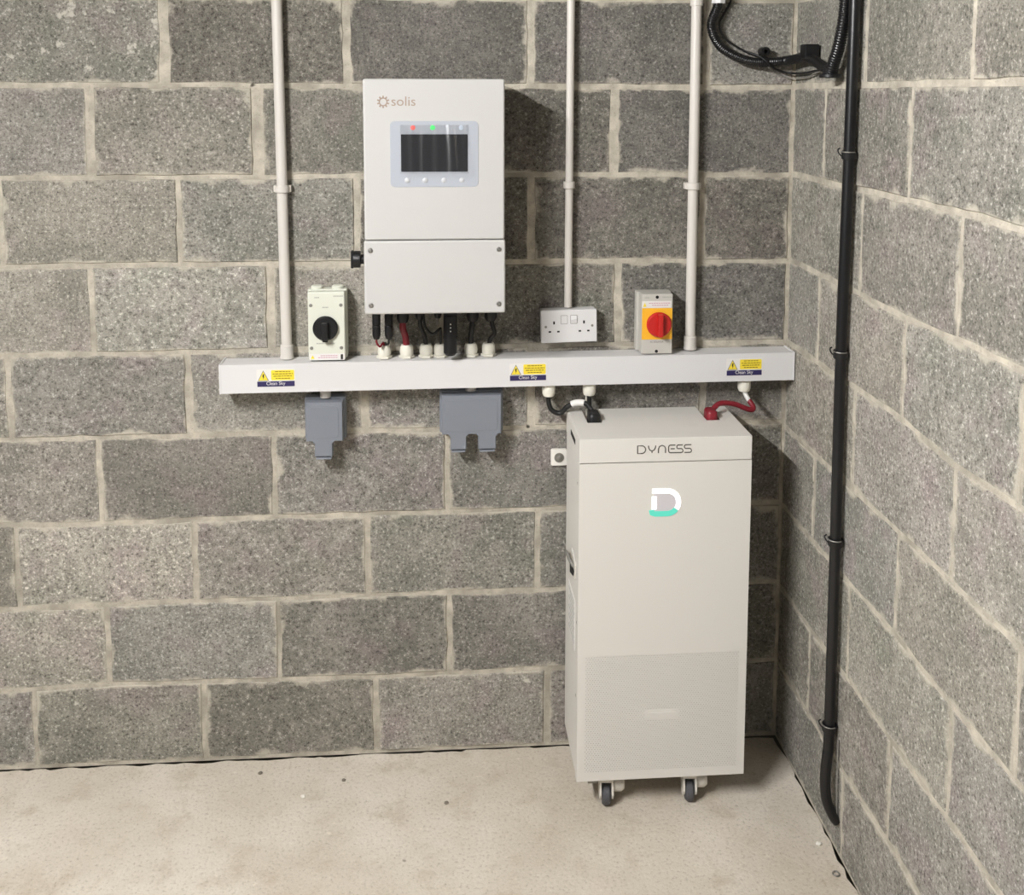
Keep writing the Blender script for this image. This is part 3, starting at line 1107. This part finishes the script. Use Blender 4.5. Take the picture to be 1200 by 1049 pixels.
# lettering on the lid, drawn as thin strokes
bm = BM()
w_, hgt = .0025, .0190
x0, z0 = .1410, .9248
u = .0205
def st(pts):
    ribbon(bm, [(x0 + a * .0229, z0 + b * hgt) for a, b in pts], w_, -.0006, .0004)
dd = [(0, 0), (0, 1), (.45, 1)] + [(.45 + .4 * math.sin(math.radians(a)), .5 + .5 * math.cos(math.radians(a))) for a in range(0, 181, 20)] + [(0, 0)]
st(dd)
yb = 1.15
st([(yb, 1.0), (yb + .03, .72), (yb + .15, .42), (yb + .38, .28), (yb + .62, .42), (yb + .74, .72), (yb + .77, 1.0)])
st([(yb + .385, .28), (yb + .385, .04)])
nb = 2.22
st([(nb, 0), (nb, .55), (nb + .1, .85), (nb + .38, 1.0), (nb + .66, .85), (nb + .76, .55), (nb + .76, 0)])
eb = 3.3
st([(eb + .72, 1.0), (eb + .15, 1.0), (eb + .03, .88), (eb, .7), (eb, .25), (eb + .06, .08), (eb + .2, 0), (eb + 1.35, 0), (eb + 1.5, .06), (eb + 1.55, .25), (eb + 1.48, .45), (eb + 1.35, .52), (eb + 1.0, .52), (eb + .88, .62), (eb + .88, .88), (eb + 1.0, 1.0), (eb + 1.5, 1.0)])
st([(eb + .22, .52), (eb + .66, .52)])
sb = 4.98
st([(sb + .02, 0), (sb + .62, 0), (sb + .75, .1), (sb + .77, .28), (sb + .7, .45), (sb + .58, .52), (sb + .14, .52), (sb + .02, .62), (sb, .78), (sb + .04, .93), (sb + .14, 1.0), (sb + .74, 1.0)])
o = obj('lid_lettering', bm, 'logo_dark', lid)
# illuminated emblem
ex0, ez0, ew, eh = .1765, .7665, .073, .069
cxr = ex0 + ew - .0345
bm = BM()
prism(bm, [(ex0 + .006, ez0 + .006), (ex0 + .006, ez0 + eh - .006)] + arc(cxr, ez0 + eh / 2, .028, eh / 2 - .006, 90, -90, 10), -.0006, .0006)
em = obj('lit_emblem', bm, 'logo_recess', bat)
em['label'] = 'glowing white and turquoise letter emblem'
bm = BM()
ribbon(bm, [(ex0 + .002, ez0 + eh - .0055), (cxr, ez0 + eh - .0055)] + arc(cxr, ez0 + eh / 2, .0285, eh / 2 - .0055, 88, -34, 12), .0115, -.0014, .0002)
ribbon(bm, [(ex0 + .0070, ez0 + eh - .019), (ex0 + .0070, ez0 + .018)], .0115, -.0014, .0002)
obj('white_stroke', bm, 'logo_lit_white', em)
bm = BM()
ribbon(bm, [(ex0 + .001, ez0 + .0165), (ex0 + .002, ez0 + .0085), (ex0 + .010, ez0 + .0065), (cxr, ez0 + .0065)] + arc(cxr, ez0 + eh / 2, .0285, eh / 2 - .0065, -86, -38, 6), .0135, -.0013, .0002)
obj('turquoise_stroke', bm, 'logo_lit_teal', em)
# left flank: grab handle, rating label, screws
bm = BM()
ro = [(.045, .628), (.115, .640), (.150, .622), (.172, .600), (.172, .560), (.150, .548), (.060, .585)]
va = [bm.verts.new((-.0012, a, b)) for a, b in ro]
vb = [bm.verts.new((.004, a, b)) for a, b in ro]
bm.faces.new(va); bm.faces.new(vb)
for i in range(len(ro)):
    j = (i + 1) % len(ro)
    bm.faces.new((va[i], va[j], vb[j], vb[i]))
hd = obj('grab_handle', bm, 'caster_white', bat)
bm = BM()
ro = [(.062, .604), (.120, .612), (.142, .592), (.140, .566), (.075, .585)]
va = [bm.verts.new((-.0018, a, b)) for a, b in ro]
vb = [bm.verts.new((.002, a, b)) for a, b in ro]
bm.faces.new(va); bm.faces.new(vb)
for i in range(len(ro)):
    j = (i + 1) % len(ro)
    bm.faces.new((va[i], va[j], vb[j], vb[i]))
obj('recess', bm, 'dark_void', hd)
bm = BM(); tube(bm, [(-.001, .070, .612), (-.010, .085, .625), (-.013, .115, .630), (-.010, .140, .618), (-.001, .152, .600)], .0045, 10)
obj('bail', bm, 'print_grey', hd, smooth=40)
bm = BM(); box(bm, .0000, .003, .055, .175, .400, .530)
lb = obj('rating_label', bm, 'label_white', bat)
bm = BM()
for k in range(9):
    box(bm, -.0003, .002, .062 + (k % 3) * .004, .165 - (k % 2) * .02, .414 + k * .0125, .4175 + k * .0125)
obj('small_print', bm, 'print_faint', lb)
for yy, zz in ((.020, .845), (.020, .49), (.020, .30)):
    bm = BM(); lathe(bm, [(.0035, 0), (.0035, .0012), (0, .0016)], (.0008, yy + .006, zz), (-1, 0, 0), 10)
    obj('side_screw', bm, 'steel', bat, smooth=35)
# casters: swivel fork, tyre, hub housing with brake
def caster(x, y, rz):
    c = obj('caster', lathe(BM(), [(.019, .0885), (.019, .078), (.015, .076), (.015, .070)], (0, 0, 0), (0, 0, 1), 16), 'caster_white', bat, smooth=35)
    c.location = (x, y, 0)
    c.rotation_euler = (0, 0, rz)
    R_ = .027
    bm = BM(); lathe(bm, [(.008, -.0105), (R_ - .004, -.0105), (R_, -.006), (R_, .006), (R_ - .004, .0105), (.008, .0105)], (0, -.012, R_), (1, 0, 0), 24)
    wl = obj('wheel', bm, 'tyre', c, smooth=35)
    bm = BM()
    for s in (-1, 1):
        t = BM()
        pts = [(-.034, .036), (-.028, .066), (-.006, .076), (.016, .076), (.018, .056), (.000, .020), (-.010, .015), (-.021, .018), (-.030, .026)]
        va = [t.verts.new((s * .0125, a, b)) for a, b in pts]
        vb = [t.verts.new((s * .0175, a, b)) for a, b in pts]
        t.faces.new(va); t.faces.new(vb)
        for i in range(len(pts)):
            j = (i + 1) % len(pts)
            t.faces.new((va[i], va[j], vb[j], vb[i]))
        merge(bm, t)
    box(bm, -.0175, .0175, -.030, .016, .066, .077, .003)
    obj('fork', bm, 'caster_white', c)
    bm = BM(); lathe(bm, [(.019, .0178), (.0215, .022), (.0215, .038), (.016, .046), (0, .047)], (0, .000, .050), (1, 0, 0), 18)
    obj('brake_housing', bm, 'caster_white', c, smooth=35)
    return c


for cx, cy in ((.082, .040), (.2945, .040), (.082, .190), (.2945, .190)):
    caster(cx, cy + .01, math.radians(-5))
bm = BM(); box(bm, .034, .060, .034, .038, .058, .0885, .001); box(bm, .034, .062, .034, .085, .083, .0885, .001)
obj('foot_bracket', bm, 'zinc', bat)

# ------------------------------------------------------------------ wall fixing plate beside the battery
t = thing('wall_fixing_plate', 'small square white fixing plate with a bolt on the wall beside the battery', 'fixing plate', (-.612, -.003, .824))
bm = BM(); prism(bm, rrect(-.0215, .0215, -.0225, .0225, .005), -.009, 0, .002)
obj('plate', bm, 'plate_white', t, smooth=35)
bm = BM(); lathe(bm, [(.0130, 0), (.0130, .0015)], (0, -.0091, 0), (0, -1, 0), 20)
obj('washer', bm, 'zinc', t)
bm = BM(); lathe(bm, [(.0065, 0), (.0065, .004), (.004, .005), (0, .005)], (0, -.0107, 0), (0, -1, 0), 6)
obj('bolt', bm, 'zinc', t)

# ------------------------------------------------------------------ battery cables
t = thing('battery_cable', 'black cable with white sleeve looping from the trunking into the battery lid', 'cable', (-.645, -.05, .99))
O = Vector(t.location)
P1 = [(-.645, -.05, 1.014), (-.6455, -.05, .992), (-.638, -.052, .968), (-.616, -.056, .959), (-.597, -.064, .979), (-.576, -.072, .991), (-.552, -.086, .992), (-.539, -.106, .978)]
bm = BM(); tube(bm, [Vector(q) - O for q in P1], .0065, 12)
obj('lead', bm, 'black_cable', t, smooth=50)
sp = smooth_path(P1, 6)
bm = BM(); tube(bm, [q - O for q in sp[27:36]], .0083, 14, 1)
obj('sleeve', bm, 'label_white', t, smooth=50)
bm = BM(); box(bm, -.5525 - O.x, -.5225 - O.x, -.147 - O.y, -.098 - O.y, .918 - O.z, .983 - O.z, .009, 3)
obj('plug', bm, 'black_plastic', t, smooth=40)
t = thing('battery_cable', 'black cable dropping straight from its trunking gland behind the white-sleeved one', 'cable', (-.539, -.05, .99))
O = Vector(t.location)
bm = BM(); tube(bm, [Vector(q) - O for q in ((-.539, -.05, 1.014), (-.538, -.05, .985), (-.536, -.052, .955), (-.535, -.056, .922))], .0055, 12)
obj('lead', bm, 'black_cable', t, smooth=50)
bm = BM(); tube(bm, [Vector(q) - O for q in ((-.5465, -.047, 1.014), (-.5462, -.046, .985), (-.545, -.046, .955), (-.543, -.05, .922))], .0018, 8)
obj('earth_wire', bm, 'gland_white', t, smooth=50)
t = thing('battery_cable', 'red cable arching from the right end of the trunking into the battery lid', 'cable', (-.128, -.05, .99))
O = Vector(t.location)
bm = BM(); tube(bm, [Vector(q) - O for q in ((-.128, -.05, 1.018), (-.125, -.055, 1.0), (-.118, -.068, .984))], .0062, 12)
obj('white_sleeve', bm, 'label_white', t, smooth=50)
P2 = [(-.1185, -.066, .986), (-.112, -.078, .975), (-.114, -.086, .968), (-.128, -.090, .970), (-.160, -.094, .984), (-.186, -.098, .990), (-.210, -.104, .990), (-.228, -.112, .978)]
bm = BM(); tube(bm, [Vector(q) - O for q in P2], .0068, 12)
obj('lead', bm, 'cable_red', t, smooth=50)
bm = BM(); box(bm, -.2495 - O.x, -.2215 - O.x, -.145 - O.y, -.100 - O.y, .918 - O.z, .984 - O.z, .009, 3)
obj('plug', bm, 'cable_red', t, smooth=40)

# ------------------------------------------------------------------ short cables between inverter and trunking glands
def lead(name, label, parts, loc):
    t = thing(name, label, 'cable', loc, group='short leads under the inverter')
    O = Vector(loc)
    for nm, pts, r, mname in parts:
        bm = BM(); tube(bm, [Vector(q) - O for q in pts], r, 10)
        obj(nm, bm, mname, t, smooth=50)


gz = 1.133
lead('solar_lead', 'thin red and black wires drooping from two black plugs into the leftmost white gland',
     [('wire', ((-1.086, -.07, 1.172), (-1.086, -.071, 1.158), (-1.078, -.066, 1.146), (-1.070, -.05, 1.152), (-1.070, -.036, gz)), .0026, 'cable_red'),
      ('wire', ((-1.055, -.07, 1.172), (-1.056, -.071, 1.156), (-1.062, -.062, 1.150), (-1.065, -.045, 1.150), (-1.066, -.036, gz)), .0028, 'black_cable')], (-1.068, -.036, gz))
lead('power_lead', 'thick dark red cable under the inverter entering the second white gland',
     [('sheath', ((-1.020, -.06, 1.215), (-1.020, -.058, 1.190), (-1.014, -.045, 1.165), (-1.011, -.036, gz)), .0085, 'cable_red')], (-1.011, -.036, gz))
lead('power_lead', 'black cable under the inverter entering the third white gland from the left',
     [('sheath', ((-.977, -.06, 1.222), (-.975, -.058, 1.195), (-.965, -.045, 1.165), (-.961, -.036, gz)), .0055, 'black_cable')], (-.961, -.036, gz))
lead('data_lead', 'thin black cable looping under the middle of the inverter',
     [('sheath', ((-.968, -.068, 1.232), (-.963, -.072, 1.197), (-.945, -.074, 1.178), (-.927, -.070, 1.190), (-.924, -.055, 1.182), (-.924, -.036, gz)), .0034, 'black_cable')], (-.924, -.036, gz))
lead('power_lead', 'black cable entering the fifth white gland, right of the black stick',
     [('sheath', ((-.842, -.05, 1.215), (-.844, -.049, 1.185), (-.846, -.042, 1.165), (-.846, -.036, gz)), .0068, 'black_cable')], (-.846, -.036, gz))
lead('power_lead', 'black cable bulging right before entering the rightmost white gland',
     [('sheath', ((-.796, -.05, 1.215), (-.790, -.052, 1.190), (-.786, -.050, 1.172), (-.796, -.041, 1.156), (-.800, -.036, gz)), .0058, 'black_cable')], (-.800, -.036, gz))

# ------------------------------------------------------------------ black pipe down the right wall
t = thing('black_pipe', 'long straight black plastic pipe clipped down the right wall', 'pipe', (-.022, -.43, .1))
O = Vector(t.location)
PP = [(-.020, -.424, CEIL - .002), (-.020, -.427, 1.99), (-.020, -.425, 1.651), (-.020, -.419, 1.198), (-.020, -.426, .758), (-.020, -.430, .307), (-.023, -.432, .240), (-.028, -.436, .185), (-.026, -.441, .135), (-.012, -.448, .098), (-.002, -.452, .084)]
bm = BM(); tube(bm, [Vector(q) - O for q in PP], .0125, 16)
obj('pipe', bm, 'pvc_black', t, smooth=50)
for yy, zz in ((-.425, 1.651), (-.4185, 1.198), (-.426, .758), (-.430, .307)):
    bm = BM()
    lathe(bm, [(.0128, -.008), (.0168, -.008), (.0168, .008), (.0128, .008)], (-.020 - O.x, yy - O.y, zz - O.z), (0, .18, -1), 18)
    box(bm, -.0155 - O.x, -.0035 - O.x, yy + .010 - O.y, yy + .042 - O.y, zz - .007 - O.z, zz + .007 - O.z, .002)
    cl = obj('pipe_clip', bm, 'black_plastic', t, smooth=35)
    bm = BM(); tube(bm, [Vector((-.020 - O.x + .0176 * math.cos(math.radians(a)), yy - O.y + .0176 * math.sin(math.radians(a)), zz - O.z + .007)) for a in range(95, 300, 20)], .0013, 6, 1)
    obj('clip_strap', bm, 'zinc', cl, smooth=40)
    bm = BM(); tube(bm, [Vector(q) - O for q in ((-.034, yy + .004, zz - .004), (-.041, yy + .006, zz + .004), (-.043, yy + .007, zz + .012), (-.038, yy + .007, zz + .015))], .0016, 6)
    obj('clip_hook', bm, 'black_plastic', cl, smooth=40)
bm = BM(); tube(bm, [Vector(q) - O for q in ((-.004, -.447, .285), (-.005, -.450, .200), (-.005, -.452, .130), (-.003, -.454, .095))], .0017, 8)
obj('trailing_wire', bm, 'print_grey', t, smooth=50)

# ------------------------------------------------------------------ corrugated hose across the corner
t = thing('corrugated_hose', 'black corrugated hose sweeping across the top of the corner', 'hose', (-.03, -.03, 1.87))
O = Vector(t.location)
HP = [(-.213, -.030, 2.045), (-.215, -.030, 2.012), (-.231, -.030, 1.959), (-.211, -.030, 1.911), (-.172, -.030, 1.884), (-.125, -.030, 1.868), (-.075, -.031, 1.867), (-.040, -.042, 1.870), (-.028, -.085, 1.873), (-.026, -.150, 1.875), (-.026, -.215, 1.864), (-.028, -.270, 1.850), (-.030, -.315, 1.843)]
rib = lambda s: .0112 + (.0011 if (s % .0054) < .0027 else -.0004)
bm = BM(); tube(bm, [Vector(q) - O for q in HP], .0115, 14, 8, rib)
obj('lower_run', bm, 'pvc_black', t, smooth=70)
HQ = [(-.030, -.332, 1.838), (-.031, -.347, 1.858), (-.030, -.366, 1.886), (-.029, -.384, 1.930), (-.028, -.393, 1.975), (-.028, -.398, 2.05), (-.028, -.398, 2.20), (-.028, -.398, CEIL - .004)]
rib2 = lambda s: .0128 + (.0013 if (s % .0062) < .0031 else -.0006)
bm = BM(); tube(bm, [Vector(q) - O for q in HQ], .013, 14, 8, rib2)
obj('rising_run', bm, 'pvc_black', t, smooth=70)
bm = BM(); lathe(bm, [(.012, .026), (.0165, .020), (.0165, .006), (.025, .004), (.025, -.002), (.022, -.004), (0, -.004)], (-.030 - O.x, -.325 - O.y, 1.826 - O.z), (0, 0, 1), 20)
obj('elbow_cap', bm, 'black_plastic', t, smooth=35)
bm = BM(); lathe(bm, [(.018, 0), (.018, .010), (.021, .012), (.021, .05)], (-.2135 - O.x, -.030 - O.y, 2.014 - O.z), (0, 0, 1), 8)
obj('white_gland', bm, 'white_plastic', t, smooth=25)
bm = BM()
lathe(bm, [(.0118, -.007), (.0150, -.007), (.0150, .007), (.0118, .007)], (-.092 - O.x, -.030 - O.y, 1.8665 - O.z), (1, 0, 0), 16)
ribbon(bm, [(a - O.x, b - O.z) for a, b in arc(-.089, 1.894, .0085, .0085, -60, 240, 14)], .006, -.036 - O.y, -.004 - O.y)
obj('hose_clip', bm, 'black_plastic', t, smooth=35)
bm = BM()
box(bm, -.040 - O.x, -.004 - O.x, -.185 - O.y, -.148 - O.y, 1.870 - O.z, 1.906 - O.z, .003)
obj('hose_clip', bm, 'black_plastic', t, smooth=35)
t = thing('thin_cable', 'thin black cable trailing loosely along the corrugated hose', 'cable', (-.1, -.012, 1.88))
O = Vector(t.location)
bm = BM(); tube(bm, [Vector(q) - O for q in ((-.172, -.008, 2.06), (-.177, -.010, 2.02), (-.196, -.012, 1.986), (-.206, -.015, 1.962), (-.191, -.016, 1.927), (-.143, -.016, 1.897), (-.110, -.030, 1.884), (-.090, -.047, 1.868), (-.063, -.030, 1.850), (-.036, -.022, 1.842), (-.015, -.040, 1.838), (-.012, -.121, 1.838), (-.014, -.218, 1.842), (-.020, -.300, 1.836))], .0029, 8)
obj('sheath', bm, 'black_cable', t, smooth=50)
t = thing('thin_cable', 'thin grey wire sagging lowest under the corrugated hose', 'cable', (-.03, -.02, 1.84))
O = Vector(t.location)
bm = BM(); tube(bm, [Vector(q) - O for q in ((-.080, -.036, 1.852), (-.055, -.014, 1.840), (-.030, -.010, 1.830), (-.010, -.030, 1.824), (-.008, -.110, 1.826), (-.010, -.180, 1.836), (-.014, -.240, 1.842))], .0018, 8)
obj('sheath', bm, 'print_grey', t, smooth=50)

# ------------------------------------------------------------------ debris on the floor
bm = BM()
nn = 18
for i in range(nn):
    pass
R1, R2 = .0075, .0018
ring = [[bm.verts.new(((R1 + R2 * math.cos(2 * math.pi * k / 6)) * math.cos(2 * math.pi * i / nn), (R1 + R2 * math.cos(2 * math.pi * k / 6)) * math.sin(2 * math.pi * i / nn), R2 + R2 * math.sin(2 * math.pi * k / 6))) for k in range(6)] for i in range(nn)]
for i in range(nn):
    for k in range(6):
        bm.faces.new((ring[i][k], ring[(i + 1) % nn][k], ring[(i + 1) % nn][(k + 1) % 6], ring[i][(k + 1) % 6]))
o = obj('steel_ring', bm, 'zinc', None, smooth=50, loc=(-.026, -.513, .0002))
tag(o, 'tiny metal ring lying on the floor against the right wall', 'ring')
for (dx, dy, s, mname, lab) in ((-1.405, -.059, .006, 'grit', 'small dark chip of mortar on the floor nearest the left, by the wall crack'),
                                (-1.183, -.102, .0055, 'grit', 'small dark stone on the floor below the bottom row of blocks'),
                                (-.031, -.417, .007, 'flake', 'pale crumb of mortar on the floor beside the black pipe'),
                                (-1.281, -.158, .006, 'flake', 'pale crumb of mortar on the open floor left of the battery'),
                                (-.917, -.209, .006, 'grit', 'small brown stone on the floor midway between wall crack and picture bottom')):
    bm = BM()
    bmesh.ops.create_icosphere(bm, subdivisions=2, radius=s)
    for v in bm.verts:
        v.co *= RND.uniform(.75, 1.15)
        v.co.z = max(-s * .35, v.co.z * .55)
    o = obj('mortar_crumb', bm, mname, None, loc=(dx, dy, s * .36))
    tag(o, lab, 'debris', 'crumbs on the floor')
